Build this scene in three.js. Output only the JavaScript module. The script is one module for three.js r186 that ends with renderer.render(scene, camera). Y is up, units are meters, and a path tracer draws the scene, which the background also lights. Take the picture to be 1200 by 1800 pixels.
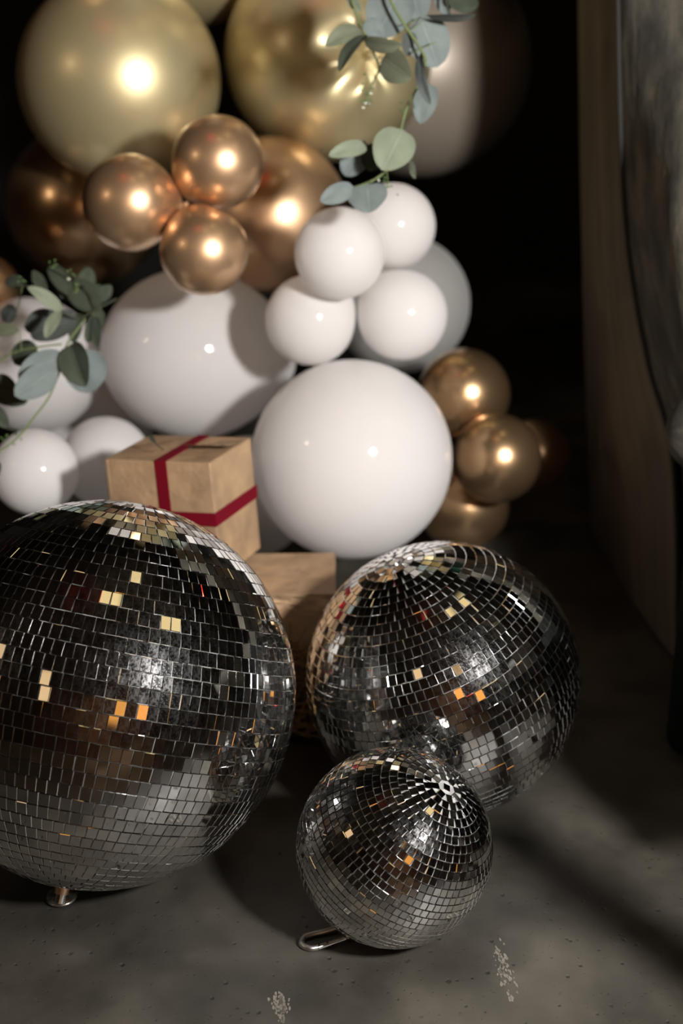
import * as THREE from 'three';
import { mergeGeometries } from 'three/addons/utils/BufferGeometryUtils.js';
import { RoundedBoxGeometry } from 'three/addons/geometries/RoundedBoxGeometry.js';

// ------------------------------------------------------------------ camera, sky, lights, exposure
const scene = new THREE.Scene();
const FOCAL = 2500, CAM_H = 0.95, PITCH = 22 * Math.PI / 180;
const camera = new THREE.PerspectiveCamera(2 * Math.atan(900 / FOCAL) * 180 / Math.PI, 1200 / 1800, 0.05, 40);
camera.position.set(0, CAM_H, 0);
camera.rotation.x = -PITCH;
camera.focus = 1.40;
camera.userData.fStop = 2.9;

scene.background = new THREE.Color(0.0012, 0.0011, 0.001);

const renderer = new THREE.WebGLRenderer({ antialias: true });
renderer.toneMapping = THREE.LinearToneMapping;
renderer.toneMappingExposure = 1.0;
renderer.shadowMap.enabled = true;

const FLASH_AT = new THREE.Vector3(0.80, 1.17, -0.15), FLASH_TO = new THREE.Vector3(-0.05, 0.42, -1.9), FLASH_SIDE = 0.15;
const flashDir = FLASH_TO.clone().sub(FLASH_AT).normalize();
const flash = new THREE.SpotLight(0xfffaf6, 18, 0, 0.74, 0.65, 2);
flash.name = 'flash';
flash.position.copy(FLASH_AT).addScaledVector(flashDir, 0.09);
flash.target.position.copy(FLASH_TO);
flash.castShadow = true; flash.shadow.radius = 3.8; flash.shadow.mapSize.set(2048, 2048);
scene.add(flash, flash.target);

// lamps of the room: [x, y, z, radius, glow colour, glow, candela]
const LANTERNS = [
  ['warm orange paper lantern hanging furthest right behind the camera', 2.25, 1.35, 2.8, 0.26, [1.0, 0.42, 0.08], 0.85, 1.0],
  ['warm orange paper lantern hanging midway behind the camera', 1.1, 1.35, 2.8, 0.25, [1.0, 0.42, 0.08], 0.85, 1.0],
  ['warm orange paper lantern hanging straight behind the camera', 0.15, 1.4, 2.8, 0.24, [1.0, 0.42, 0.08], 0.85, 1.0],
  ['cream paper lantern hanging high over the large mirror ball', 0.12, 2.72, -1.0, 0.17, [1.0, 0.76, 0.36], 0.85, 0.12],
  ['cream paper lantern hanging high at the right of the room', 1.9, 2.6, -0.9, 0.22, [1.0, 0.76, 0.36], 0.85, 0.15],
  ['cream paper lantern hanging at the left behind the camera', -1.75, 2.1, 1.6, 0.26, [1.0, 0.68, 0.36], 0.85, 1.3],
  ['cream paper lantern hanging high above the gold balloons', 0.62, 2.6, -1.72, 0.15, [1.0, 0.76, 0.36], 0.85, 0.12],
  ['small tan paper lantern hanging high behind the camera', 0.55, 2.3, 1.5, 0.17, [0.8, 0.5, 0.22], 0.5, 0.2],
  ['cream paper lantern hanging low at the far left of the room', -2.4, 1.7, -0.4, 0.2, [1.0, 0.68, 0.36], 0.7, 1.1],
];

// ------------------------------------------------------------------ helpers
let seed = 20240611;
const rnd = () => { seed |= 0; seed = seed + 0x6D2B79F5 | 0; let t = Math.imul(seed ^ seed >>> 15, 1 | seed); t = t + Math.imul(t ^ t >>> 7, 61 | t) ^ t; return ((t ^ t >>> 14) >>> 0) / 4294967296; };
const gauss = () => Math.sqrt(-2 * Math.log(rnd() + 1e-9)) * Math.cos(6.2831853 * rnd());
const V = (x, y, z) => new THREE.Vector3(x, y, z);
const clamp = THREE.MathUtils.clamp, smooth = THREE.MathUtils.smoothstep, lerp = THREE.MathUtils.lerp;
const used = {};
function numbered(name) { const n = used[name] = (used[name] ?? -1) + 1; return n ? name + '_' + String(n).padStart(3, '0') : name; }
function tag(o, label, category, group, kind) {
  if (label) o.userData.label = label;
  if (category) o.userData.category = category;
  if (group) o.userData.group = group;
  if (kind) o.userData.kind = kind;
  return o;
}
function thing(name, label, category, pos = V(0, 0, 0), group) {
  const g = new THREE.Group(); g.name = numbered(name); g.position.copy(pos); scene.add(g);
  return tag(g, label, category, group);
}
function part(name, geo, mat, parent) {
  const m = new THREE.Mesh(geo, mat); m.name = parent === scene ? numbered(name) : name;
  m.castShadow = m.receiveShadow = true; parent.add(m); return m;
}
function struct(name, geo, mat, pos) { const m = part(name, geo, mat, scene); m.userData.kind = 'structure'; if (pos) m.position.set(...pos); return m; }
// the world point a given camera depth behind a spot of the 1200 x 1800 frame: used to measure where things stand
const cs = Math.cos(PITCH), sn = Math.sin(PITCH);
function at(u, v, D) { const a = (u - 600) / FOCAL * D, q = (v - 900) / FOCAL * D; return V(a, CAM_H - D * sn - q * cs, -(D * cs - q * sn)); }
function atZ(u, v, z) { return at(u, v, z / (cs - (v - 900) / FOCAL * sn)); }        // z metres in front of the camera along the floor
function tube(points, r, seg = 24, rad = 6, closed = false) { return new THREE.TubeGeometry(new THREE.CatmullRomCurve3(points, closed), seg, r, rad, closed); }
function grid(nu, nv, fn, uvScale = [1, 1]) {            // surface fn(a, b) -> Vector3, a and b in 0..1
  const pos = [], uv = [], idx = [];
  for (let j = 0; j <= nv; j++) for (let i = 0; i <= nu; i++) { const p = fn(i / nu, j / nv); pos.push(p.x, p.y, p.z); uv.push(i / nu * uvScale[0], j / nv * uvScale[1]); }
  for (let j = 0; j < nv; j++) for (let i = 0; i < nu; i++) { const a = j * (nu + 1) + i, b = a + 1, c = a + nu + 1, d = c + 1; idx.push(a, b, d, a, d, c); }
  const g = new THREE.BufferGeometry();
  g.setAttribute('position', new THREE.Float32BufferAttribute(pos, 3)); g.setAttribute('uv', new THREE.Float32BufferAttribute(uv, 2)); g.setIndex(idx); g.computeVertexNormals();
  return g;
}

// ------------------------------------------------------------------ procedural textures
function lattice(n, s) { const a = new Float32Array(n * n); let x = s >>> 0; for (let i = 0; i < n * n; i++) { x = (Math.imul(x, 1664525) + 1013904223) >>> 0; a[i] = x / 4294967296; } return a; }
function fbm(size, base, octaves, s, ax = 1, ay = 1) {      // tileable value noise, 0..1
  const out = new Float32Array(size * size); let amp = 1, tot = 0;
  for (let o = 0; o < octaves; o++) {
    const nx = base * ax << o, ny = base * ay << o, n = Math.max(nx, ny), L = lattice(n, s + o * 77);
    for (let y = 0; y < size; y++) { const fy = y / size * ny, y0 = Math.floor(fy), ty = fy - y0, sy = ty * ty * (3 - 2 * ty);
      for (let x = 0; x < size; x++) { const fx = x / size * nx, x0 = Math.floor(fx), tx = fx - x0, sx = tx * tx * (3 - 2 * tx);
        const g = (i, j) => L[(j % ny) * n + (i % nx)];
        out[y * size + x] += amp * lerp(lerp(g(x0, y0), g(x0 + 1, y0), sx), lerp(g(x0, y0 + 1), g(x0 + 1, y0 + 1), sx), sy); } }
    tot += amp; amp *= 0.5;
  }
  for (let i = 0; i < out.length; i++) out[i] /= tot;
  return out;
}
function tex(size, fn, srgb, repeat = [1, 1], h = size) {
  const d = new Uint8Array(size * h * 4);
  for (let y = 0; y < h; y++) for (let x = 0; x < size; x++) { const c = fn(x, y), k = (y * size + x) * 4; const a = Array.isArray(c) ? c : [c, c, c]; for (let q = 0; q < 3; q++) d[k + q] = clamp(Math.round(a[q] * 255), 0, 255); d[k + 3] = 255; }
  const t = new THREE.DataTexture(d, size, h); t.wrapS = t.wrapT = THREE.RepeatWrapping; t.magFilter = THREE.LinearFilter; t.minFilter = THREE.LinearMipmapLinearFilter; t.generateMipmaps = true;
  if (srgb) t.colorSpace = THREE.SRGBColorSpace;
  t.repeat.set(...repeat); t.needsUpdate = true; return t;
}
const N1 = fbm(1024, 4, 6, 11), N2 = fbm(1024, 16, 6, 23), N3 = fbm(512, 8, 6, 37), N4 = fbm(512, 2, 5, 51, 16, 1);
const S = (c) => { const k = new THREE.Color(c); return k; };

// ------------------------------------------------------------------ materials
const std = (o) => new THREE.MeshStandardMaterial(o), phy = (o) => new THREE.MeshPhysicalMaterial(o);
const M = {};
{
  const speck = new Float32Array(1024 * 1024);
  for (let k = 0; k < 5200; k++) { const x = rnd() * 1024, y = rnd() * 1024, r = 0.5 + rnd() * rnd() * rnd() * 2.4, a = 0.15 + 0.45 * rnd(); for (let j = -5; j <= 5; j++) for (let i = -5; i <= 5; i++) { const d = Math.hypot(i, j * (0.7 + 0.6 * rnd())); if (d < r) speck[((y + j + 1024) % 1024 | 0) * 1024 + ((x + i + 1024) % 1024 | 0)] = a; } }
  M.floor = std({
    map: tex(1024, (x, y) => { const i = y * 1024 + x, t = clamp((N1[i] - 0.5) * 2.6 + 0.5, 0, 1), f = (N2[i] - 0.5) * 1.1; const k = (0.78 + 0.42 * t + 0.75 * f) * (1 - 0.55 * speck[i]); return [0.240 * k, 0.229 * k, 0.203 * k]; }, true),
    roughnessMap: tex(1024, (x, y) => { const i = y * 1024 + x; return 0.55 + 0.5 * (N1[(i * 3 + 777) % N1.length] - 0.3); }),
    bumpMap: tex(1024, (x, y) => { const i = y * 1024 + x; return clamp(0.6 + 0.5 * (N2[i] - 0.5) - 0.4 * speck[i], 0, 1); }), bumpScale: 0.004, roughness: 0.9,
  });
}
M.streak = std({ color: S('#77736a'), roughness: 0.7, bumpMap: M.floor.bumpMap, bumpScale: 0.001 });
M.blackWall = std({ color: new THREE.Color(0.006, 0.006, 0.006), roughness: 0.95 });
M.darkWall = std({ color: new THREE.Color(0.022, 0.018, 0.015), roughness: 0.9 });
M.brownWall = std({ color: new THREE.Color(0.06, 0.034, 0.02), roughness: 0.8 });
M.ceiling = std({ color: new THREE.Color(0.012, 0.011, 0.010), roughness: 0.95 });
// latex
M.white = phy({ color: new THREE.Color(0.91, 0.895, 0.888), roughness: 0.95, clearcoat: 1, clearcoatRoughness: 0.06, transmission: 0.5, thickness: 0 });
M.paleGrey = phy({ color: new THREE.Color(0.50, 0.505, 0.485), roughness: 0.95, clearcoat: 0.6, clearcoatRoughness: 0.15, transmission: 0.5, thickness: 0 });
M.gold = phy({ color: new THREE.Color(0.62, 0.53, 0.30), metalness: 0.66, roughness: 0.40, clearcoat: 0.5, clearcoatRoughness: 0.22 });
M.copper = phy({ color: new THREE.Color(0.70, 0.455, 0.265), metalness: 0.86, roughness: 0.36, clearcoat: 0.6, clearcoatRoughness: 0.13 });
M.bronze = phy({ color: new THREE.Color(0.55, 0.36, 0.195), metalness: 0.93, roughness: 0.28, clearcoat: 0.6, clearcoatRoughness: 0.13 });
M.green = phy({ color: new THREE.Color(0.02, 0.10, 0.075), roughness: 0.4, clearcoat: 0.5, clearcoatRoughness: 0.1 });
M.taupe = phy({ color: new THREE.Color(0.32, 0.275, 0.22), metalness: 0.35, roughness: 0.42, clearcoat: 0.4, clearcoatRoughness: 0.2 });
// mirror tiles: silvered glass with a film of dust and finger marks
const smudge = (() => { const fine = fbm(512, 32, 4, 91), spots = new Float32Array(512 * 512); for (let k = 0; k < 900; k++) { const x = rnd() * 512, y = rnd() * 512, r = 1.5 + rnd() * 3; for (let j = -6; j <= 6; j++) for (let i = -6; i <= 6; i++) { const d = Math.hypot(i, j); if (d < r) spots[((y + j + 512) % 512 | 0) * 512 + ((x + i + 512) % 512 | 0)] += d > r - 1.3 ? 0.6 : 0.25; } } return tex(512, (x, y) => { const i = y * 512 + x; return clamp(0.34 + 1.5 * (fine[i] - 0.5) + 1.2 * (N3[i] - 0.5) + spots[i], 0.05, 1); }); })();
const mirror = (k) => phy({ color: new THREE.Color(0.90 * k, 0.905 * k, 0.89 * k), metalness: 1, roughness: 0.015, clearcoat: 1, clearcoatRoughness: 0.30, clearcoatMap: smudge });
M.mirrors = [mirror(1), mirror(0.93), mirror(0.86)];
M.backing = std({ color: new THREE.Color(0.36, 0.36, 0.355), metalness: 0.35, roughness: 0.45 });
M.chrome = std({ color: new THREE.Color(0.72, 0.71, 0.69), metalness: 1, roughness: 0.22 });
M.steel = std({ color: new THREE.Color(0.5, 0.49, 0.47), metalness: 1, roughness: 0.34 });
M.brass = std({ color: new THREE.Color(0.75, 0.52, 0.36), metalness: 0.9, roughness: 0.35 });
// paper, velvet ribbon, straw
const kraftMap = tex(512, (x, y) => { const k = 0.90 + 0.45 * (N3[y * 512 + x] - 0.5) + (((x * 7919 + y * 104729) % 97) / 97 - 0.5) * 0.05; return [0.695 * k, 0.570 * k, 0.435 * k]; }, true);
M.kraft = std({ map: kraftMap, roughness: 0.62, bumpMap: tex(512, (x, y) => clamp(0.5 + 1.4 * (N3[(y >> 1) * 512 + (x >> 1)] - 0.5), 0, 1)), bumpScale: 0.007 });
M.ribbon = phy({ color: new THREE.Color(0.13, 0.0015, 0.009), roughness: 0.9, specularIntensity: 0.25, sheen: 0.2, sheenRoughness: 0.5, sheenColor: new THREE.Color(0.4, 0.0, 0.03) });
M.straw = [std({ color: S('#7d6138'), roughness: 0.8 }), std({ color: S('#4d3a20'), roughness: 0.9 })];
M.strawCore = std({ color: S('#2a2014'), roughness: 1 });
// leaves
const vein = tex(256, (x, y) => { const a = Math.abs(x / 255 - 0.5) * 2, s = y / 255; const mid = Math.exp(-((a / 0.035) ** 2)); const ph = (s - a * 0.33) * 7; const w = Math.abs(ph - Math.round(ph)); return clamp(0.35 + 0.6 * mid + 0.3 * Math.exp(-((w / 0.06) ** 2)) * (1 - a), 0, 1); });
const leafMat = (c, c2) => { const A = S(c).convertLinearToSRGB(), B = S(c2).convertLinearToSRGB(); return phy({
  map: tex(256, (x, y) => { const t = clamp(0.5 + 1.6 * (N3[y * 512 + x] - 0.5), 0, 1), a = Math.abs(x / 255 - 0.5) * 2, m = Math.exp(-((a / 0.03) ** 2)) * 0.09; return [lerp(A.r, B.r, t) + m, lerp(A.g, B.g, t) + m, lerp(A.b, B.b, t) + m]; }, true),
  roughness: 0.82, bumpMap: vein, bumpScale: 0.0007, transmission: 0.12, thickness: 0 }); };
M.leaf = [leafMat('#687371', '#76817f'), leafMat('#676d58', '#737962'), leafMat('#323b2d', '#3f4939'), leafMat('#757f69', '#828c76'), leafMat('#444b47', '#535a55')];
M.stem = std({ color: S('#66744a'), roughness: 0.6 });
M.stemDark = std({ color: S('#2e3323'), roughness: 0.7 });
M.bud = std({ color: S('#4f6a38'), roughness: 0.6 });
M.budPale = std({ color: S('#d8dccb'), roughness: 0.6 });
// chair
const nap = tex(512, (x, y) => { const i = y * 512 + x; const f = (((x * 73856093) ^ (y * 19349663)) >>> 0) % 1000 / 1000; const k = (0.72 + 1.0 * (N3[i] - 0.45)) * (0.75 + 0.5 * f); return [0.34 * k, 0.325 * k, 0.28 * k]; }, true);
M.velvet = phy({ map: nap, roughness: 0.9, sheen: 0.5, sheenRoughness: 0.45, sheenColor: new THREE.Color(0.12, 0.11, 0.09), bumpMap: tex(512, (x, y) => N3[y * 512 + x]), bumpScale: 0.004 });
const linen = tex(512, (x, y) => { const k = 0.82 + 0.30 * (N4[y * 512 + x] - 0.5) + 0.35 * (N3[y * 512 + x] - 0.5); return [0.44 * k, 0.40 * k, 0.335 * k]; }, true);
M.linen = std({ map: linen, roughness: 0.95, bumpMap: linen, bumpScale: 0.001 });
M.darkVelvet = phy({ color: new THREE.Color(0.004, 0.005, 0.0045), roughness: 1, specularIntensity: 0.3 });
M.cord = std({ color: new THREE.Color(0.016, 0.014, 0.012), roughness: 0.8 });
M.wood = std({ color: new THREE.Color(0.03, 0.02, 0.012), roughness: 0.5 });
M.black = std({ color: new THREE.Color(0.008, 0.008, 0.008), roughness: 0.6 });

// ------------------------------------------------------------------ the room
{
  const slab = (w, h, d) => { const g = new THREE.BoxGeometry(w, h, d); return g; };
  const fl = slab(8.4, 0.2, 8.4); { const p = fl.attributes.position, uv = fl.attributes.uv; for (let i = 0; i < p.count; i++) uv.setXY(i, p.getX(i) / 1.1, p.getZ(i) / 1.1); }
  struct('floor', fl, M.floor, [0, -0.1, -0.2]);
  struct('ceiling', slab(8.4, 0.2, 8.4), M.ceiling, [0, 3.3, -0.2]);
  struct('wall_back', slab(8.4, 3.2, 0.2), M.blackWall, [0, 1.6, -4.3]);
  struct('wall_front', slab(8.4, 3.2, 0.2), M.brownWall, [0, 1.6, 3.9]);
  struct('wall_left', slab(0.2, 3.2, 8), M.darkWall, [-4.1, 1.6, -0.2]);
  struct('wall_right', slab(0.2, 3.2, 8), M.darkWall, [4.1, 1.6, -0.2]);
}

// ------------------------------------------------------------------ mirror balls
const EYE = camera.position.clone();
const balls = [];
function tileGeometry(w, h, t, b, uo) {
  const x = w / 2, y = h / 2, X = x - b, Y = y - b, pos = [], nor = [], uv = [], idx = [];
  const quad = (a, c, d, e) => { const n = c.clone().sub(a).cross(e.clone().sub(a)).normalize(), k = pos.length / 3; for (const p of [a, c, d, e]) { pos.push(p.x, p.y, p.z); nor.push(n.x, n.y, n.z); uv.push(uo[0] + p.x * 22, uo[1] + p.y * 22); } idx.push(k, k + 1, k + 2, k, k + 2, k + 3); };
  quad(V(-X, -Y, t), V(X, -Y, t), V(X, Y, t), V(-X, Y, t));
  const f = [[-X, -Y], [X, -Y], [X, Y], [-X, Y]], o = [[-x, -y], [x, -y], [x, y], [-x, y]], tm = t - b * 0.8;
  for (let k = 0; k < 4; k++) { const l = (k + 1) % 4;
    quad(V(...o[k], tm), V(...o[l], tm), V(...f[l], t), V(...f[k], t));
    quad(V(...o[k], -0.0012), V(...o[l], -0.0012), V(...o[l], tm), V(...o[k], tm)); }
  const g = new THREE.BufferGeometry();
  g.setAttribute('position', new THREE.Float32BufferAttribute(pos, 3)); g.setAttribute('normal', new THREE.Float32BufferAttribute(nor, 3)); g.setAttribute('uv', new THREE.Float32BufferAttribute(uv, 2)); g.setIndex(idx);
  return g;
}
function mirrorBall(label, center, R, axis, rows, widthDeg, hiddenBy) {
  const root = thing('mirror_ball', label, 'mirror ball', V(center.x, 0, center.z));
  const t = 0.0014, Rc = R - t - 0.0006, off = V(0, center.y, 0);
  const q = new THREE.Quaternion().setFromUnitVectors(V(0, 1, 0), axis.clone().normalize());
  const core = part('core', new THREE.SphereGeometry(Rc, 64, 40), M.backing, root); core.position.copy(off); core.quaternion.copy(q); core.userData.label = 'silvery backing between the tiles';
  const rowH = Math.PI * Rc / rows, w = widthDeg * Math.PI / 180 * Rc, gw = w * 0.94, gh = rowH * 0.982;
  const geos = [0, 1, 2, 3].map((k) => tileGeometry(gw, gh, t, 0.0005, [k * 0.27, k * 0.41]));
  const list = [], m = new THREE.Matrix4(), eye = EYE.clone().sub(center);
  const sheets = {};
  for (let i = 0; i < rows; i++) {
    const th = (i + 0.5) / rows * Math.PI, edge = Math.min(Math.sin(i / rows * Math.PI), Math.sin((i + 1) / rows * Math.PI));
    const n = Math.floor(2 * Math.PI * Math.max(lerp(edge, Math.sin(th), 0.3), 0.012) * Rc / (w * 0.955)); if (n < 4) continue;
    const phase = rnd() * 6.283, rowShift = 0.0;
    for (let j = 0; j < n; j++) {
      const ph = phase + j / n * 2 * Math.PI, d = V(Math.sin(th) * Math.cos(ph), Math.cos(th), Math.sin(th) * Math.sin(ph));
      const key = Math.floor(i / 4) + '_' + Math.floor((ph % 6.283) / 6.283 * Math.max(4, Math.round(n / 7)));
      const sh = sheets[key] ??= [gauss() * 0.011, gauss() * 0.011];
      const up = V(0, 1, 0).addScaledVector(d, -d.y).normalize(), right = up.clone().cross(d).normalize();
      const nrm = d.clone().addScaledVector(up, sh[0] + gauss() * 0.013).addScaledVector(right, sh[1] + gauss() * 0.013).normalize();
      const u2 = up.clone().addScaledVector(nrm, -up.dot(nrm)).normalize(), r2 = u2.clone().cross(nrm).normalize();
      const tw = gauss() * 0.012; { const c = Math.cos(tw), s = Math.sin(tw), a = r2.clone(), b = u2.clone(); r2.copy(a).multiplyScalar(c).addScaledVector(b, s); u2.copy(b).multiplyScalar(c).addScaledVector(a, -s); }
      m.makeBasis(r2, u2, nrm).setPosition(d.clone().multiplyScalar(Rc + 0.0005 + Math.abs(gauss()) * 0.0001).addScaledVector(r2, gauss() * 0.012 * gw).addScaledVector(u2, rowShift + gauss() * 0.006 * gh));
      m.premultiply(new THREE.Matrix4().makeRotationFromQuaternion(q)).premultiply(new THREE.Matrix4().makeTranslation(off.x, off.y, off.z));
      const wd = d.clone().applyQuaternion(q), p = wd.clone().multiplyScalar(R), toEye = eye.clone().sub(p), dist = toEye.length();
      let facing = wd.dot(toEye) / dist / dist;
      for (const [hc, hr] of hiddenBy) { const o = p.clone().add(center).sub(hc), dir = toEye.clone().normalize(), b = o.dot(dir); if (b < 0 && b * b - o.lengthSq() + hr * hr > 0) facing = -1; }
      const scr = p.clone().add(center); if (scr.x / Math.hypot(scr.z, scr.y) < -0.4) facing = Math.min(facing, 0.0);
      list.push({ m: m.clone(), facing, k: Math.floor(rnd() * 4), mat: Math.floor(rnd() * 3) });
    }
  }
  for (const sg of [1, -1]) { const d = V(0, sg, 0), mm = new THREE.Matrix4().makeBasis(V(1, 0, 0), V(0, 0, -sg), d).setPosition(d.clone().multiplyScalar(Rc + 0.0006));
    mm.premultiply(new THREE.Matrix4().makeRotationFromQuaternion(q)).premultiply(new THREE.Matrix4().makeTranslation(off.x, off.y, off.z)); list.push({ m: mm, facing: sg > 0 ? 99 : -2, k: 0, mat: 0 }); }
  list.sort((a, b) => b.facing - a.facing);
  const rest = [[], [], []];
  list.forEach((e, i) => {
    if (i < 300) { const s = part('mirror_tile', geos[e.k], M.mirrors[e.mat], root); e.m.decompose(s.position, s.quaternion, s.scale); }
    else rest[0].push(geos[e.k].clone().applyMatrix4(e.m));
  });
  const r = part('mirror_tiles', mergeGeometries(rest[0]), M.mirrors[1], root); r.userData.kind = 'stuff';
  const bottom = V(0, -1, 0).applyQuaternion(q), top = bottom.clone().negate();
  balls.push([center, R]);
  return { root, off, bottom, top, q };
}
const posL = V(-0.2530, 0.2052, -1.3318), posM = V(0.117, 0.1584, -1.449), posS = V(0.0531, 0.0999, -1.2038);
const camVec = (x, y, z) => V(x, y * cs + z * sn, -y * sn + z * cs);      // a direction given as right, up and towards the camera
const S_AX = camVec(0.50, 0.70, 0.51).normalize(), L_AX = camVec(0.195, 0.97, -0.06).normalize(), M_AX = camVec(-0.37, 0.855, 0.36).normalize();
const bL = mirrorBall('largest mirror ball, at the left edge, tilted on a small round metal foot', posL, 0.2045, L_AX, 44, 3.0, []);
const bM = mirrorBall('medium mirror ball standing behind the smallest one, next to the armchair', posM, 0.1577, M_AX, 43, 3.55, [[posS, 0.0992]]);
const bS = mirrorBall('smallest mirror ball, front and centre on the floor, with a snap hook under it', posS, 0.0992, S_AX, 37, 4.55, []);
{ // metal foot of the large ball: a short hanging post ending in a flat disc
  const b = bL, d = b.bottom, q = new THREE.Quaternion().setFromUnitVectors(V(0, 1, 0), d);
  const collar = part('collar', new THREE.CylinderGeometry(0.0075, 0.0085, 0.012, 20), M.brass, b.root); collar.position.copy(b.off).addScaledVector(d, 0.2095); collar.quaternion.copy(q);
  const post = part('mounting_post', new THREE.CylinderGeometry(0.006, 0.006, 0.014, 16), M.chrome, b.root); post.position.copy(b.off).addScaledVector(d, 0.218); post.quaternion.copy(q);
  const prof = [[0.0, 0], [0.014, 0], [0.0165, 0.0008], [0.0172, 0.0022], [0.0165, 0.0036], [0.012, 0.0042], [0.006, 0.0055], [0, 0.0055]].map((p) => new THREE.Vector2(...p));
  const disc = part('mounting_disc', new THREE.LatheGeometry(prof, 32), M.chrome, b.root);
  const tip = b.off.clone().addScaledVector(d, 0.223); disc.position.set(tip.x, 0.003, tip.z - 0.012); disc.rotation.z = 0.06; disc.rotation.x = 0.05;
}
for (const b of [bM, bS, bL]) { // the cap ring at the upper pole
  const q = new THREE.Quaternion().setFromUnitVectors(V(0, 1, 0), b.top), R = b === bM ? 0.1577 : b === bL ? 0.2045 : 0.0992;
  if (b !== bM) continue;
  const cap = part('pole_cap', new THREE.CylinderGeometry(0.006, 0.007, 0.002, 20), M.chrome, b.root); cap.position.copy(b.off).addScaledVector(b.top, R - 0.0005); cap.quaternion.copy(q);
}
{ // eyelet under the small ball and the snap hook lying on the floor
  const b = bS, e = part('eyelet', new THREE.TorusGeometry(0.006, 0.0014, 8, 20), M.steel, b.root);
  e.position.copy(b.off).addScaledVector(b.bottom, 0.1025); e.quaternion.setFromUnitVectors(V(0, 1, 0), b.bottom);
  const p0 = atZ(527, 1663, 1); // left tip of the hook on the floor
  const f = (u, v) => { const D = CAM_H / ((v - 900) / FOCAL * cs + sn); return at(u, v, D); };
  const tip = f(530, 1664), end = f(632, 1640), dir = end.clone().sub(tip).setY(0).normalize(), side = V(-dir.z, 0, dir.x), Lh = 0.058, r = 0.0032;
  const hook = thing('snap_hook', 'steel snap hook lying on the floor under the smallest mirror ball', 'carabiner', V(tip.x, 0, tip.z));
  const P = (a, s, y) => V(dir.x * a + side.x * s, y, dir.z * a + side.z * s);
  const pts = [P(0.014, 0.0105, r), P(0.006, 0.009, r), P(0.0, 0.0, r), P(0.006, -0.009, r), P(0.014, -0.0105, r), P(0.030, -0.0095, r + 0.001), P(Lh - 0.008, -0.0085, r + 0.0025), P(Lh, -0.002, r + 0.003), P(Lh - 0.006, 0.006, r + 0.0025), P(Lh - 0.014, 0.0085, r + 0.0015)];
  part('hook_body', tube(pts, r, 60, 10), M.steel, hook);
  const gate = part('gate', tube([P(0.014, 0.0105, r), P(0.025, 0.010, r + 0.0006), P(Lh - 0.014, 0.0088, r + 0.0018)], 0.0027, 16, 10), M.chrome, hook); gate.userData.label = 'brighter sprung gate of the hook';
  for (const a of [0.015, 0.024]) { const rv = part('rivet', new THREE.CylinderGeometry(0.0012, 0.0012, 0.008, 8), M.black, hook); rv.position.copy(P(a, 0.0103, r + 0.0002)); }
}

// ------------------------------------------------------------------ balloons
const balloonGeo = (() => {
  const pts = [];
  for (let i = 0; i <= 48; i++) { const u = i / 48, ph = u * Math.PI * 0.975; const k = smooth(u, 0.55, 1); pts.push(new THREE.Vector2(Math.max(Math.sin(ph) * (1 - 0.10 * k * (1 - u) * 4), 0.0001), Math.cos(ph) - 0.085 * k * k)); }
  return new THREE.LatheGeometry(pts.reverse(), 72);
})();
const knotGeo = (() => new THREE.LatheGeometry([[0.0, 0.10], [0.075, 0.06], [0.045, 0.02], [0.040, 0.0], [0.062, -0.02], [0.060, -0.045], [0.035, -0.055], [0.05, -0.075], [0.085, -0.115], [0.08, -0.117], [0.0, -0.07]].map((p) => new THREE.Vector2(...p)).reverse(), 20))();
function balloon(label, c, R, mat, knotDir, group, stretch = 1, geo = balloonGeo) {
  const g = thing('balloon', label, 'balloon', V(...c), group);
  g.quaternion.setFromUnitVectors(V(0, -1, 0), V(...knotDir).normalize());
  const b = part('balloon_skin', geo, mat, g); b.scale.set(R, R * stretch, R);
  const k = part('knot', knotGeo, mat, g); const kr = Math.min(R, 0.09); k.scale.setScalar(kr); k.position.y = -R * 1.075 * stretch - 0.02 * kr;
  return g;
}
const BIG = 'large pearl gold balloons at the top', MINI = 'small copper balloons in a cluster', WM = 'small white balloons in a cluster', GR = 'gold balloons beside the armchair';
balloon('large pearl gold balloon at upper left with one bright round highlight', [-0.345, 0.744, -2.304], 0.1572, M.gold, [0.2, -0.1, -1], BIG);
balloon('large gold balloon cut by the top edge, above the other gold ones', [-0.252, 0.969, -2.498], 0.159, M.gold, [0, 0.4, -1], BIG);
{ // puckered round its tied neck, which points at the camera behind the leaves
  const geo = new THREE.SphereGeometry(1, 160, 120), p = geo.attributes.position, nd = V(0, -1, 0), a = V(1, 0, 0), b = V(0, 0, 1);
  for (let i = 0; i < p.count; i++) {
    const d = V().fromBufferAttribute(p, i).normalize(), ang = Math.acos(clamp(d.dot(nd), -1, 1)), az = Math.atan2(d.dot(b), d.dot(a));
    const fold = Math.sin(az * 5 + 1.1 * Math.sin(az * 2)) * 0.045 * Math.exp(-(((ang - 0.34) / 0.24) ** 2)) + Math.sin(az * 11 + 2) * 0.014 * Math.exp(-(((ang - 0.22) / 0.15) ** 2));
    const r = 1 - 0.17 * Math.exp(-((ang / 0.26) ** 2)) + fold; d.multiplyScalar(r); p.setXYZ(i, d.x, d.y, d.z);
  }
  geo.computeVertexNormals();
  const g = balloon('large gold balloon at top centre, puckered where eucalyptus leaves hang over it', [-0.021, 0.774, -2.384], 0.1657, M.gold, [0.42, 0.08, 0.9], null, 1, geo);
  g.children[1].position.y = -0.1657 * 0.90;
}
balloon('large dim taupe balloon behind at upper right, half lost in shadow', [0.143, 0.734, -2.771], 0.2093, M.taupe, [-0.5, 0.2, -1], null);
balloon('small copper balloon with bright highlight, topmost of the cluster of three', [-0.168, 0.667, -1.967], 0.063, M.copper, [-0.72, -0.55, -0.28], MINI);
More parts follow.
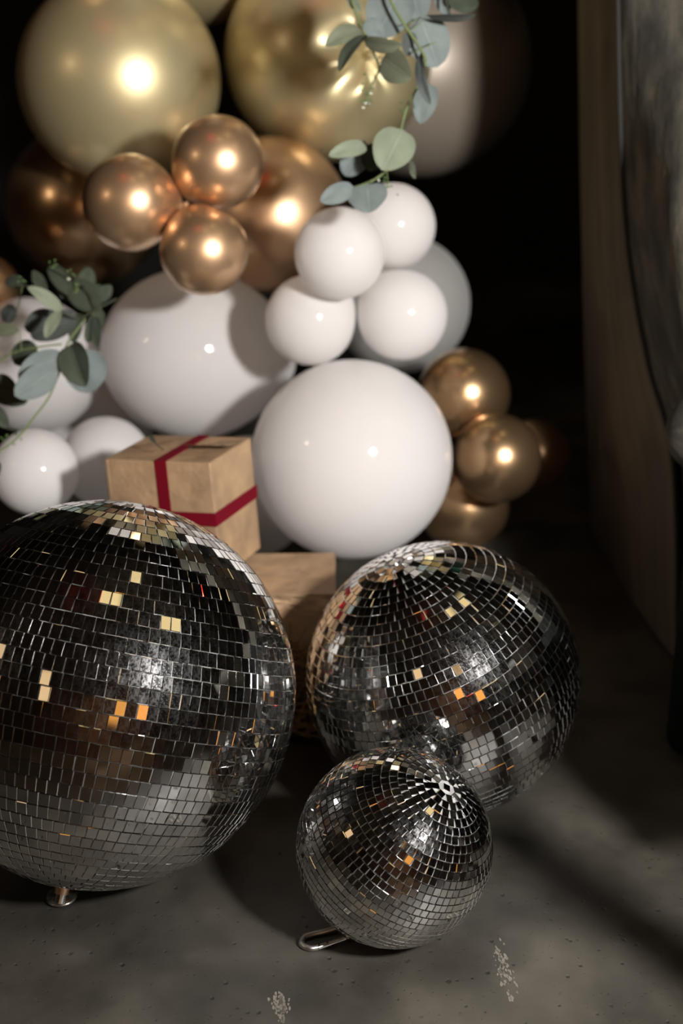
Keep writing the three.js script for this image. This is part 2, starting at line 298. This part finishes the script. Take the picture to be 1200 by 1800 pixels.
balloon('small copper balloon, leftmost of the cluster of three', [-0.286, 0.616, -1.947], 0.0653, M.copper, [0.9, -0.12, -0.35], MINI);
balloon('small copper balloon, lowest of the three, touching the large white balloon', [-0.185, 0.559, -1.905], 0.0598, M.copper, [-0.35, 0.75, -0.5], MINI);
balloon('large dark bronze chrome balloon at the left edge with a red reflection', [-0.44, 0.522, -2.463], 0.136, M.bronze, [0.5, -0.1, -1], null);
balloon('large copper chrome balloon behind the cluster of three, beside white balloons', [-0.109, 0.546, -2.243], 0.1207, M.copper, [0.1, 0.1, -1], null);
balloon('shaded white balloon behind the gift box, seen between it and the large centre balloon', [...at(440, 872, 2.2)], 0.095, M.white, [0.1, 0.2, -1], null);
balloon('shaded white balloon deep behind the left leaves, seen beside the oblong one', [...at(152, 742, 2.55)], 0.118, M.white, [0, 0.2, -1], null);
for (const [label, c, R, m, k] of [ // the garland goes on above the picture: the mirror balls show it
  ['large gold balloon above the picture, right of centre, seen in the mirror tiles', [0.06, 1.09, -2.42], 0.15, M.gold, [0, 0, -1]],
  ['large white balloon above the picture, right end of the garland', [0.33, 1.03, -2.50], 0.13, M.white, [0, 0, -1]],
  ['small copper balloon above the picture over the left gold balloon', [-0.42, 1.00, -2.28], 0.07, M.copper, [0, 0, -1]],
  ['small copper balloon above the picture, highest at the left', [-0.45, 1.13, -2.33], 0.065, M.copper, [0, 0, -1]],
  ['large white balloon above the picture, at the middle of the garland', [-0.22, 1.30, -2.38], 0.15, M.white, [0, 0, -1]],
  ['small copper balloon above the picture, between white and gold', [-0.06, 1.20, -2.20], 0.062, M.copper, [0, 0, -1]],
  ['large gold balloon above the picture, top of the garland', [0.10, 1.42, -2.40], 0.16, M.gold, [0, 0, -1]],
  ['dark green balloon above the picture, near the right end', [0.34, 1.28, -2.36], 0.10, M.green, [0, 0, -1]],
  ['small white balloon above the picture, near the right end', [0.21, 1.18, -2.22], 0.06, M.white, [0, 0, -1]],
]) balloon(label, c, R, m, k, null);
{ // the oblong white one: its neck points right
  const g = balloon('large oblong white balloon above the brown gift box', [-0.226, 0.352, -2.135], 0.1315, M.white, [0.94, -0.12, -0.32], null, 1.12);
}
balloon('small white balloon, front one at the top of the white cluster', [-0.002, 0.561, -1.879], 0.0606, M.white, [0.5, -0.3, -0.8], WM);
balloon('small white balloon touched by the hanging eucalyptus tips, back right of the cluster', [0.072, 0.573, -2.005], 0.0602, M.white, [-0.6, -0.6, -0.4], WM);
balloon('small white balloon, lower left of the white cluster', [-0.043, 0.458, -1.929], 0.0628, M.white, [0.7, 0.5, -0.5], WM);
balloon('small white balloon, lower right of the white cluster', [0.084, 0.465, -1.929], 0.0627, M.white, [-0.6, 0.5, -0.5], WM);
balloon('large round white balloon at centre, just behind the medium mirror ball', [0.014, 0.277, -1.864], 0.1398, M.white, [-0.1, 0.3, -1], null);
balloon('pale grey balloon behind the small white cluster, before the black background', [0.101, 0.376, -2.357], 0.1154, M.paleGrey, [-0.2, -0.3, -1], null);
balloon('gold chrome balloon with bright highlight, topmost of those beside the armchair', [0.185, 0.308, -2.063], 0.0703, M.bronze, [0.2, -0.8, -0.5], GR);
balloon('gold chrome balloon in shade, front one of those beside the armchair', [0.226, 0.246, -1.952], 0.0653, M.bronze, [-0.1, -0.1, -1], GR);
balloon('dark bronze balloon furthest right, nearly black, beside the armchair', [0.309, 0.174, -2.167], 0.0604, M.bronze, [-0.8, 0.2, -0.5], GR);
balloon('gold chrome balloon lowest of those beside the armchair, behind the mirror ball', [0.189, 0.136, -2.044], 0.0702, M.bronze, [0.2, 0.8, -0.5], GR);
balloon('large white balloon at the left edge behind the eucalyptus leaves', [...at(58, 642, 2.25)], 0.1075, M.white, [0.3, 0.2, -1], null);
balloon('dim copper balloon cut by the left edge, above the eucalyptus leaves', [...at(-28, 508, 2.28)], 0.058, M.bronze, [0.4, 0.2, -1], null);
balloon('small round white balloon at the left edge above the largest mirror ball', [-0.409, 0.288, -1.782], 0.0578, M.white, [0.3, 0.2, -1], null);
balloon('small white balloon half shaded, behind the left corner of the gift box', [-0.339, 0.249, -1.928], 0.0651, M.white, [-0.2, -0.4, -1], null);

// ------------------------------------------------------------------ gift boxes on a bed of straw
function crumpled(w, h, d, seedv, amp) {
  const g = new RoundedBoxGeometry(w, h, d, 5, 0.0022); const p = g.attributes.position, n = g.attributes.normal, uv = g.attributes.uv;
  for (let i = 0; i < p.count; i++) { const x = p.getX(i), y = p.getY(i), z = p.getZ(i);
    const nx = Math.abs(n.getX(i)), ny = Math.abs(n.getY(i)); const a = nx > 0.5 ? z : x, b = ny > 0.5 ? z : y; uv.setXY(i, a * 3 + seedv, b * 3); }
  return g;
}
{
  const dims = [0.1438, 0.1483, 0.119], g = thing('gift_box', 'brown paper gift box tied with a dark red velvet ribbon', 'gift box');
  g.position.set(-0.1972, 0.2885, -1.6603);
  const [yw, pt, rl] = [-0.3604, -0.0521, 0.0955];
  g.quaternion.setFromRotationMatrix(new THREE.Matrix4().makeRotationY(yw).multiply(new THREE.Matrix4().makeRotationX(pt)).multiply(new THREE.Matrix4().makeRotationZ(rl)));
  part('wrapping', crumpled(...dims, 0.2, 0.001), M.kraft, g);
  const band = (w, h, t, width) => { const s = new THREE.Shape(); const a = w / 2 + t, b = h / 2 + t; s.moveTo(-a, -b); s.lineTo(a, -b); s.lineTo(a, b); s.lineTo(-a, b); s.closePath(); const o = new THREE.Path(); o.moveTo(-w / 2, -h / 2); o.lineTo(-w / 2, h / 2); o.lineTo(w / 2, h / 2); o.lineTo(w / 2, -h / 2); o.closePath(); s.holes.push(o); const e = new THREE.ExtrudeGeometry(s, { depth: width, bevelEnabled: false }); e.translate(0, 0, -width / 2); return e; };
  const v = part('ribbon', band(dims[2], dims[1], 0.0011, 0.0155), M.ribbon, g); v.rotation.y = Math.PI / 2; v.position.x = 0.006;
  const hz = part('ribbon', band(dims[0], dims[2], 0.0016, 0.0165), M.ribbon, g); hz.rotation.x = Math.PI / 2; hz.position.y = 0.003;
  // folded end of the paper standing up a little on the lid
  const flap = part('paper_flap', grid(8, 4, (a, b) => V(lerp(0.016, 0.070, a), dims[1] / 2 + 0.0012 + 0.009 * b * b * (1 - 0.5 * a), lerp(-0.012, 0.018, b) - 0.012 * a)), M.kraft, g); flap.userData.label = 'loose folded paper edge on the lid';
}
{
  const g = thing('gift_box', 'second brown paper box lying lower, under the ribboned one', 'gift box', V(-0.152, 0.148, -1.636));
  g.rotation.y = 0.02;
  part('wrapping', crumpled(0.29, 0.114, 0.128, 0.7, 0.001), M.kraft, g);
  const fl = part('paper_flap', grid(8, 3, (a, b) => V(lerp(0.02, 0.142, a), 0.0585 - 0.0 * b - 0.028 * b, 0.0645 + 0.003 * Math.sin(a * 9) * b + 0.0012)), M.kraft, g); fl.userData.label = 'paler folded paper edge';
}
{
  const g = thing('straw_bed', 'bed of dark straw under the brown paper boxes', 'straw', V(-0.16, 0, -1.64));
  part('straw_core', new RoundedBoxGeometry(0.32, 0.088, 0.135, 3, 0.012), M.strawCore, g).position.y = 0.045;
  for (let m = 0; m < 2; m++) {
    const geos = [];
    for (let k = 0; k < 650; k++) {
      const x = (rnd() - 0.5) * 0.36 + 0.0, onTop = rnd() < 0.25, z = onTop ? lerp(0.05, 0.085, rnd()) : 0.066 + rnd() * 0.016, y = onTop ? 0.088 + rnd() * 0.03 : 0.01 + rnd() * (x > 0.06 ? 0.13 : 0.1);
      if (y > 0.09 && x < 0.05 && rnd() < 0.8) continue;
      const l = 0.02 + rnd() * 0.045, a = (rnd() - 0.5) * 1.3 + (rnd() < 0.3 ? 1.2 : 0), c = (rnd() - 0.5) * 0.4;
      const d = V(Math.cos(a), Math.sin(a), c).multiplyScalar(l / 2), p = V(x, Math.max(y, Math.abs(d.y) + 0.002), Math.max(z, 0.067));
      geos.push(tube([p.clone().sub(d), p.clone().add(V(0, 0.003 * rnd(), 0.004 * rnd())), p.clone().add(d)], 0.0007 + rnd() * 0.0007, 3, 4));
    }
    part('straw_strands', mergeGeometries(geos), M.straw[m], g).userData.kind = 'stuff';
  }
}

// ------------------------------------------------------------------ eucalyptus
function leafGeometry(base, tip, W, roll, fold, curl, shape) {
  const ax = tip.clone().sub(base), L = ax.length(); ax.normalize();
  const view = EYE.clone().sub(base).normalize(), n0 = view.addScaledVector(ax, -view.dot(ax)).normalize();
  const n = n0.applyAxisAngle(ax, roll), side = ax.clone().cross(n).normalize();
  const w = (s) => Math.pow(Math.max(0, Math.sin(Math.PI * Math.pow(s, shape))), 0.52), sheets = [];
  for (const sgn of [1, -1]) sheets.push(grid(14, 18, (a, b) => {
    const x = a * 2 - 1, k = w(b), th = 0.00028 * (1 - x * x) * Math.min(1, k * 2) * sgn;
    const p = base.clone().addScaledVector(ax, L * b).addScaledVector(side, x * W / 2 * k);
    return p.addScaledVector(n, fold * Math.abs(x) * k * W / 2 + curl * L * (Math.sin(Math.PI * b) - b * b * 0.6) + 0.04 * W * Math.sin(b * 7 + x * 2.2) * x * k + th);
  }));
  const i = sheets[1].index.array; for (let k = 0; k < i.length; k += 3) { const t = i[k + 1]; i[k + 1] = i[k + 2]; i[k + 2] = t; }
  sheets[1].computeVertexNormals();
  return mergeGeometries(sheets);
}
function branch(label, D0, stems, leaves, buds) {
  const first = at(...stems[0].p[0], D0 + (stems[0].d?.[0] ?? 0));
  const root = thing('eucalyptus_branch', label, 'leaves');
  const lines = [], px = [];
  for (const s of stems) {
    const pts = s.p.map((q, i) => at(q[0], q[1], D0 + (s.d?.[i] ?? 0))); const c = new THREE.CatmullRomCurve3(pts);
    part('stem', new THREE.TubeGeometry(c, 40, s.r, 7), s.dark ? M.stemDark : M.stem, root);
    for (const q of c.getPoints(60)) lines.push(q);
  }
  for (const [bu, bv, tu, tv, wpx, kind, roll, dd, td, fold = 0.12, curl = 0.05, shape = 0.8] of leaves) {
    const b = at(bu, bv, D0 + dd), t = at(tu, tv, D0 + dd + td), W = wpx * (D0 + dd) / FOCAL / Math.max(0.3, Math.cos(roll));
    const lf = part('leaf', leafGeometry(b, t, W, roll, fold, curl, shape), M.leaf[kind], root);
    let best = null, bd = 1e9; for (const q of lines) { const d = q.distanceTo(b); if (d < bd) { bd = d; best = q; } }
    if (bd > 0.003 && bd < 0.07) part('leaf_stalk', tube([best, best.clone().lerp(b, 0.55).add(V(0, -0.002, 0)), b], 0.0007, 8, 5), M.stem, root);
  }
  for (const [u, v, n, pale] of buds) for (let k = 0; k < n; k++) {
    const p = at(u + gauss() * 6, v + gauss() * 7, D0 - 0.004 + gauss() * 0.004), g = new THREE.SphereGeometry(0.0014, 8, 6); g.scale(0.8, 1.5, 0.8);
    const b = part('bud', g, pale && k % 3 === 0 ? M.budPale : M.bud, root); b.position.copy(p); b.rotation.set(rnd() * 2, 0, rnd() * 2);
  }
  return root;
}
branch('eucalyptus branch hanging from the top over the puckered gold balloon', 1.74, [
  { p: [[668, -60], [686, 0], [712, 46], [735, 80], [748, 106], [747, 116]], r: 0.0019 },
  { p: [[610, -50], [618, 0], [632, 40], [643, 62], [657, 95], [666, 121], [655, 145], [647, 168], [645, 184]], r: 0.0013, d: [0.01, 0.01, 0.01, 0.01, 0.01, 0.01, 0.01, 0.01, 0.01] },
  { p: [[742, 110], [734, 150], [718, 182], [710, 205], [704, 230], [690, 285], [664, 312], [640, 324], [622, 330]], r: 0.0016, dark: false, d: [0.01, 0.02, 0.02, 0.02, 0.025, 0.03, 0.02, 0.02, 0.02] },
  { p: [[703, 232], [672, 250], [645, 256], [632, 268]], r: 0.001, d: [0.025, 0.02, 0.02, 0.02] },
  { p: [[680, 296], [681, 315], [684, 330]], r: 0.0006, d: [0.015, 0.01, 0.01] },
  { p: [[770, -60], [777, -20], [786, 12], [790, 26]], r: 0.0015, dark: true, d: [0.02, 0.02, 0.02, 0.02] },
  { p: [[728, 92], [745, 84], [766, 74]], r: 0.0007, d: [0, 0, 0] },
], [
  [705, -28, 663, 66, 84, 0, 0.15, 0.012, 0.02, 0.06, 0.03, 0.85],
  [737, 30, 770, 118, 76, 0, -0.2, 0.008, 0.02, 0.06, 0.04, 0.9],
  [715, -45, 738, 38, 66, 0, 0.1, 0.03, 0.0, 0.05],
  [634, 54, 573, 78, 32, 1, 0.5, 0.0, -0.03, 0.25, 0.1],
  [645, 62, 595, 122, 20, 2, 0.9, -0.012, -0.04, 0.3, 0.08],
  [640, 72, 705, 80, 27, 1, 0.6, -0.006, -0.03, 0.2, 0.06],
  [674, 101, 722, 138, 56, 1, 0.25, -0.008, -0.03, 0.15, 0.04, 0.72],
  [642, 36, 674, 68, 34, 0, 0.0, 0.006, 0.01],
  [714, 56, 720, 99, 28, 4, -0.6, 0.002, 0.02, 0.2],
  [739, 94, 753, 183, 19, 0, 0.8, -0.012, -0.02, 0.15, 0.08],
  [756, 148, 738, 217, 42, 0, 0.2, 0.012, 0.0, 0.1],
  [750, 27, 836, 27, 13, 4, 1.1, -0.01, -0.03, 0.2, 0.04],
  [788, -12, 840, 14, 38, 2, 0.3, 0.02, 0.03, 0.15],
  [772, -24, 785, 27, 30, 0, 0.1, 0.03, 0.02, 0.05],
  [612, -12, 634, 20, 20, 3, 0.4, 0.012, 0.0],
  [707, 228, 672, 299, 74, 3, 0.1, -0.004, -0.015, 0.06, 0.03, 0.8],
  [643, 257, 579, 273, 29, 3, 0.4, 0.0, -0.03, 0.18, 0.06],
  [640, 248, 606, 310, 52, 0, -0.1, 0.025, 0.02, 0.06],
  [649, 254, 654, 302, 36, 2, -0.3, 0.018, 0.02, 0.1],
  [621, 328, 563, 354, 35, 0, 0.2, 0.0, -0.01, 0.06, 0.02, 0.85],
  [644, 324, 649, 374, 70, 0, 0.1, 0.0, -0.015, 0.06, 0.03, 0.72],
  [722, 279, 729, 314, 11, 3, 0.7, 0.01, -0.01, 0.1],
], [[640, 150, 5, false], [645, 172, 6, true], [634, 176, 4, true], [672, 314, 5, true], [688, 336, 4, false], [706, 190, 4, false]]);

branch('eucalyptus branch spilling in from the left over white balloons', 1.81, [
  { p: [[205, 525], [170, 543], [135, 560], [108, 548], [80, 520], [40, 500]], r: 0.0014, dark: true, d: [0.06, 0.05, 0.03, 0.02, 0.02, 0.03] },
  { p: [[150, 560], [118, 605], [106, 650], [85, 700], [60, 733], [35, 765], [10, 787], [-20, 806]], r: 0.0013, d: [0.03, 0.02, 0.0, -0.01, -0.02, -0.04, -0.05, -0.06] },
  { p: [[170, 543], [150, 505], [120, 480], [95, 462]], r: 0.0012, dark: true, d: [0.05, 0.06, 0.06, 0.06] },
  { p: [[108, 605], [70, 610], [20, 622], [-30, 660]], r: 0.0012, d: [0.02, 0.02, 0.03, 0.03] },
], [
  [108, 548, 50, 503, 24, 3, 0.4, 0.0, -0.02, 0.15, 0.12],
  [104, 548, 80, 594, 22, 3, 0.5, -0.008, -0.02, 0.15, 0.05],
  [136, 560, 52, 590, 50, 4, 0.3, 0.03, 0.02, 0.25],
  [92, 545, 48, 585, 46, 4, -0.4, 0.035, 0.02, 0.2],
  [172, 545, 122, 493, 52, 2, 0.2, 0.06, 0.02, 0.12],
  [126, 518, 86, 467, 30, 2, 0.3, 0.07, 0.02],
  [34, 580, -20, 582, 24, 1, 0.3, 0.03, 0.02],
  [66, 610, 20, 634, 44, 2, 0.2, 0.025, 0.02, 0.1],
  [112, 624, 32, 666, 50, 0, 0.25, -0.005, -0.02, 0.1, 0.06, 0.9],
  [98, 648, 26, 696, 54, 0, -0.15, -0.018, -0.02, 0.08, 0.04, 0.85],
  [124, 606, 150, 680, 54, 2, 0.35, -0.004, -0.02, 0.45, 0.05],
  [148, 612, 152, 692, 76, 0, 0.0, 0.02, 0.02, 0.06],
  [-8, 662, 30, 702, 38, 2, 0.2, 0.025, 0.0],
  [-14, 688, 48, 706, 32, 2, 0.4, 0.02, -0.01],
  [-12, 716, 14, 752, 26, 2, 0.2, 0.0, 0.0],
  [180, 546, 152, 602, 28, 2, 0.3, 0.05, 0.0],
  [168, 556, 172, 612, 20, 2, 0.6, 0.045, 0.0],
  [150, 506, 188, 520, 30, 2, 0.3, 0.08, 0.02],
  [40, 502, 10, 490, 26, 2, 0.4, 0.05, 0.02],
  [140, 520, 160, 470, 34, 2, 0.3, 0.09, 0.02],
  [165, 530, 196, 502, 26, 2, 0.5, 0.08, 0.0],
  [118, 528, 108, 486, 30, 4, 0.2, 0.085, 0.02],
  [138, 552, 128, 604, 24, 2, 0.4, 0.06, 0.0],
  [30, 545, 2, 560, 30, 4, 0.3, 0.05, 0.02],
  [76, 520, 60, 474, 22, 2, 0.5, 0.07, 0.02],
  [-4, 810, -16, 848, 22, 2, 0.2, -0.06, 0.0],
], [[12, 774, 6, false], [34, 766, 4, false], [96, 466, 6, false], [124, 488, 6, true], [140, 502, 5, false], [40, 492, 4, false]]);
{
  const a = at(262, 764, 1.74);
  const sp = thing('leaf_sprig', 'tiny dark leaf sprig lying on the lid of the ribboned gift box', 'leaf');
  part('leaf', leafGeometry(at(262, 763, 1.745), at(274, 779, 1.735), 0.006, 0.3, 0.2, 0.05, 0.8), M.leaf[2], sp);
  part('stem', tube([at(273, 778, 1.735), at(279, 785, 1.732), at(287, 790, 1.729)], 0.0007, 8, 5), M.stemDark, sp);
}

// ------------------------------------------------------------------ wing chair at the right
{
  const K = 1.17, g = thing('armchair', 'dark velvet wing armchair with a brown linen back, cut by the right edge', 'armchair');
  const far = [[1010, -420, 1.90], [1012, -200, 1.90], [1015, 0, 1.895], [1019, 300, 1.89], [1026, 600, 1.888], [1036, 860, 1.886], [1043, 945, 1.88], [1062, 978, 1.868]].map((p) => atZ(p[0], p[1], p[2] * K));
  const near = [[1080, -420, 1.71], [1082, -200, 1.71], [1086, 0, 1.70], [1092, 250, 1.685], [1106, 450, 1.64], [1140, 640, 1.575], [1180, 790, 1.52], [1192, 1165, 1.485]].map((p) => atZ(p[0], p[1], p[2] * K));
  const cf = new THREE.CatmullRomCurve3(far), cn = new THREE.CatmullRomCurve3(near);
  const face = grid(10, 60, (a, b) => { const p = cf.getPoint(b).lerp(cn.getPoint(b), a); p.x -= 0.006 * Math.sin(Math.PI * a); return p; }, [0.6, 1]);
  const back = grid(10, 60, (a, b) => { const p = cn.getPoint(b).lerp(cf.getPoint(b), a); p.x += 0.05; return p; });
  const rim = grid(60, 2, (a, b) => { const p = cf.getPoint(1 - a); p.x += 0.05 * b; return p; });
  const foot = grid(10, 1, (a, b) => { const p = cf.getPoint(1).lerp(cn.getPoint(1), 1 - a); p.x += 0.05 * b; return p; });
  part('outer_back', mergeGeometries([face, back, rim, foot]), M.linen, g).userData.label = 'flat brown linen back panel';
  part('piping', new THREE.TubeGeometry(cn, 120, 0.0042, 8), M.cord, g);
  part('piping', tube(near.map((p) => p.clone().add(V(0.012, 0, 0.010))), 0.0034, 120, 8), M.cord, g);
  // outer wing: rolls forward from the piping and bulges towards the camera
  const prof = [[0.002, 0.004], [0.010, 0.020], [0.030, 0.036], [0.065, 0.046], [0.12, 0.048], [0.22, 0.035], [0.36, 0.0], [0.42, -0.05]];
  const cp = new THREE.CatmullRomCurve3(prof.map((q) => V(q[0], 0, q[1])));
  const cq = new THREE.CatmullRomCurve3([[0.002, 0.004], [0.006, 0.03], [0.008, 0.08], [0.010, 0.15], [0.016, 0.22], [0.035, 0.26], [0.10, 0.265], [0.3, 0.2]].map((q) => V(q[0], 0, q[1])));
  const wing = grid(28, 48, (a, b) => { const p = cn.getPoint(b * 0.86), o = cp.getPoint(a), k = lerp(1.15, 0.55, smooth(b, 0.2, 0.86)); const t = smooth(b, 0.24, 0.62), o2 = cq.getPoint(a); o.z *= k; o.lerp(o2, t); const w = 0.006 * Math.sin(a * 9 + b * 5) * Math.sin(Math.PI * a); return V(p.x + o.x, p.y, p.z + o.z + w); }, [1.4, 2.6]);
  const wingIn = grid(6, 48, (a, b) => { const p = cn.getPoint(b * 0.86), o = cp.getPoint(1 - a); return V(p.x + o.x, p.y, p.z - 0.06 * Math.sin(Math.PI * a) + o.z * 0.3); });
  part('wing', mergeGeometries([wing, wingIn]), M.velvet, g).userData.label = 'brushed olive grey velvet side wing';
  // arm: a flared padded block that comes nearer to the camera, with a scroll on top
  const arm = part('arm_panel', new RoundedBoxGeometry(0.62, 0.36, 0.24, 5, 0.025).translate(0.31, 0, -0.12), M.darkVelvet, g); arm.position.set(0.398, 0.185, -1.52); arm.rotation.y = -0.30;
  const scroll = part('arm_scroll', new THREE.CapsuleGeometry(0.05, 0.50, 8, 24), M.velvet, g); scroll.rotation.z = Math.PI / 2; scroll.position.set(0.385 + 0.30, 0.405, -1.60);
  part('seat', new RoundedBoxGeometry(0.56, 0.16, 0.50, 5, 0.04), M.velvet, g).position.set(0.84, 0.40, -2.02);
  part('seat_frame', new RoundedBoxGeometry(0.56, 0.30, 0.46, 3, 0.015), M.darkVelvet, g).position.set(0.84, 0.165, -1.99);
  const inner = part('inner_back', new RoundedBoxGeometry(0.10, 0.62, 0.30, 5, 0.04), M.velvet, g); inner.position.set(0.52, 0.76, -2.18); inner.rotation.z = 0.09;
  for (const [x, z] of [[0.62, -1.56], [1.05, -1.56], [0.62, -2.15], [1.05, -2.15]]) { const l = part('leg', new THREE.CylinderGeometry(0.022, 0.014, 0.06, 16), M.wood, g); l.position.set(x, 0.03, z); }
}

// ------------------------------------------------------------------ streaks of small pale flecks on the floor
{
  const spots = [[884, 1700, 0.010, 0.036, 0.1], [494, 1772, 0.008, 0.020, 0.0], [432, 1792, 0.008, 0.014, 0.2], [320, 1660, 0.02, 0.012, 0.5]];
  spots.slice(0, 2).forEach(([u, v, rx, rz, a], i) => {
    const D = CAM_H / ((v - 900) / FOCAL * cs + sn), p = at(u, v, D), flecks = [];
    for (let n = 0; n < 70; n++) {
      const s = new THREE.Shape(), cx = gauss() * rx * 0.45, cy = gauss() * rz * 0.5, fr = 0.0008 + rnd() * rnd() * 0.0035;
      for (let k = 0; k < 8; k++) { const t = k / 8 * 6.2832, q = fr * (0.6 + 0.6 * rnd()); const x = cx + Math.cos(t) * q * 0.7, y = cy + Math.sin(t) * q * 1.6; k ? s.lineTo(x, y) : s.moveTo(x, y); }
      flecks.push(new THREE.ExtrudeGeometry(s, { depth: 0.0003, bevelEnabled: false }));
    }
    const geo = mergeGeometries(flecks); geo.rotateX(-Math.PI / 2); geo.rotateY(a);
    const m = part('floor_streak', geo, M.streak, scene); m.position.set(p.x, 0.0001, p.z);
    tag(m, i ? 'short pale scuff on the floor near the bottom edge' : 'long pale scuff on the floor right of the smallest mirror ball', 'streak');
  });
}

// ------------------------------------------------------------------ lamps of the room, behind and above the camera
{
  const h = thing('flash_softbox', 'small square flash softbox lighting the balloons from the right', 'flash', FLASH_AT);
  h.lookAt(FLASH_TO);
  const glow = new THREE.Mesh(new RoundedBoxGeometry(FLASH_SIDE, FLASH_SIDE, 0.004, 2, 0.0015), std({ color: 0xffffff, emissive: new THREE.Color(1, 0.96, 0.9), emissiveIntensity: 4 })); glow.name = 'lamp_diffuser'; h.add(glow);
  const sh = part('housing', new THREE.CylinderGeometry(FLASH_SIDE * 0.74, 0.04, 0.14, 4, 1), M.black, h); sh.rotation.set(Math.PI / 2, Math.PI / 4, 0, 'YXZ'); sh.rotation.set(Math.PI / 2, 0, 0); sh.geometry.rotateY(Math.PI / 4); sh.position.z = -0.075;
  part('flash_unit', new RoundedBoxGeometry(0.07, 0.07, 0.10, 3, 0.008), M.black, h).position.z = -0.19;
  const st = thing('light_stand', 'black light stand holding the flash softbox', 'stand');
  const foot = V(0.92, 0, -0.02), hd = FLASH_AT.clone().addScaledVector(flashDir, -0.19);
  part('pole', tube([foot.clone().setY(0.03), V(0.92, 0.6, -0.02), V(0.92, hd.y - 0.08, -0.02)], 0.013, 12, 10), M.black, st);
  part('boom', tube([V(0.92, hd.y - 0.09, -0.02), hd.clone().setY(hd.y - 0.045)], 0.010, 6, 8), M.black, st);
  for (let k = 0; k < 3; k++) { const a = k * 2.094 + 0.5; part('leg', tube([V(0.92, 0.28, -0.02), V(0.92 + 0.3 * Math.cos(a), 0.012, -0.02 + 0.3 * Math.sin(a))], 0.009, 6, 8), M.black, st); }
}
{
  const g = thing('shadow_rail', 'added black rail out of view that casts a dark band on the floor', 'rail', V(0.55, 0, -0.69));  // added out of view so its bar throws the shadow band on the floor
  const a = V(0.06, 0.277, 0.0), b = V(-0.185, 0.351, -0.327);
  part('rail_bar', tube([a, a.clone().lerp(b, 0.5), b], 0.026, 8, 14), M.black, g);
  part('post', tube([V(0.055, 0.28, -0.005), V(0.06, 0.15, 0.0), V(0.06, 0.0, 0.0)], 0.012, 6, 10), M.black, g);
  part('foot_bar', tube([V(-0.02, 0.014, 0.12), V(0.06, 0.014, 0.0), V(0.14, 0.014, -0.12)], 0.013, 8, 10), M.black, g);
}
{
  const g = thing('shadow_stool', 'added velvet stool out of view that shades the floor before the armchair', 'shadow_stool', V(0.62, 0, -1.235));  // unseen stool, added to keep the flash off the floor beside the armchair
  g.rotation.y = 0.12;
  part('cushion', new RoundedBoxGeometry(0.44, 0.09, 0.26, 5, 0.03), M.velvet, g).position.y = 0.335;
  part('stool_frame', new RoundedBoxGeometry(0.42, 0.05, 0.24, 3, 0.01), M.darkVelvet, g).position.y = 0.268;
  for (const x of [-0.13, 0.17]) for (const z of [-0.09, 0.09]) part('leg', new THREE.CylinderGeometry(0.014, 0.010, 0.245, 14), M.wood, g).position.set(x, 0.1225, z);
}
const CEIL = 3.2;
for (const [label, x, y, z, r, c, glow, cd] of LANTERNS) {
  const g = thing('paper_lantern', label, 'lantern', V(x, y, z), 'paper lanterns hung round the room');
  const ribs = []; const geo = new THREE.SphereGeometry(r, 40, 28); const p = geo.attributes.position;
  for (let i = 0; i < p.count; i++) { const yy = p.getY(i) / r, k = 1 - 0.012 * Math.cos(yy * 60); p.setXYZ(i, p.getX(i) * k, p.getY(i) * 0.94, p.getZ(i) * k); } geo.computeVertexNormals();
  part('lantern_shade', geo, std({ color: new THREE.Color(c[0] * 0.6, c[1] * 0.6, c[2] * 0.6), emissive: new THREE.Color(...c), emissiveIntensity: glow, roughness: 0.9 }), g);
  part('lamp_cord', tube([V(0, r * 0.93, 0), V(0, (CEIL - y) * 0.6, 0), V(0, CEIL - y, 0)], 0.004, 4, 6), M.black, g);
  const l = new THREE.PointLight(new THREE.Color(1, lerp(c[1], 0.85, 0.5), lerp(c[2], 0.7, 0.5)), cd); l.position.copy(V(x, y, z)); l.castShadow = true; scene.add(l); l.name = 'lantern_bulb';
}
{
  const g = thing('red_ceiling_lamp', 'small round red lamp on the dark ceiling', 'lamp', V(-0.62, CEIL, -1.05));
  part('lamp_base', new THREE.CylinderGeometry(0.11, 0.12, 0.03, 32), M.black, g).position.y = -0.016;
  const geo = new THREE.SphereGeometry(0.10, 32, 12, 0, Math.PI * 2, Math.PI / 2, Math.PI / 2); geo.scale(1, 0.6, 1);
  part('lamp_dome', geo, std({ color: 0x661010, emissive: new THREE.Color(1, 0.06, 0.04), emissiveIntensity: 1.1, roughness: 0.4 }), g).position.y = -0.03;
  const l = new THREE.PointLight(0xff2a1a, 0.25); l.position.set(-0.62, CEIL - 0.12, -1.05); l.castShadow = true; l.name = 'red_lamp'; scene.add(l);
}
renderer.render(scene, camera);
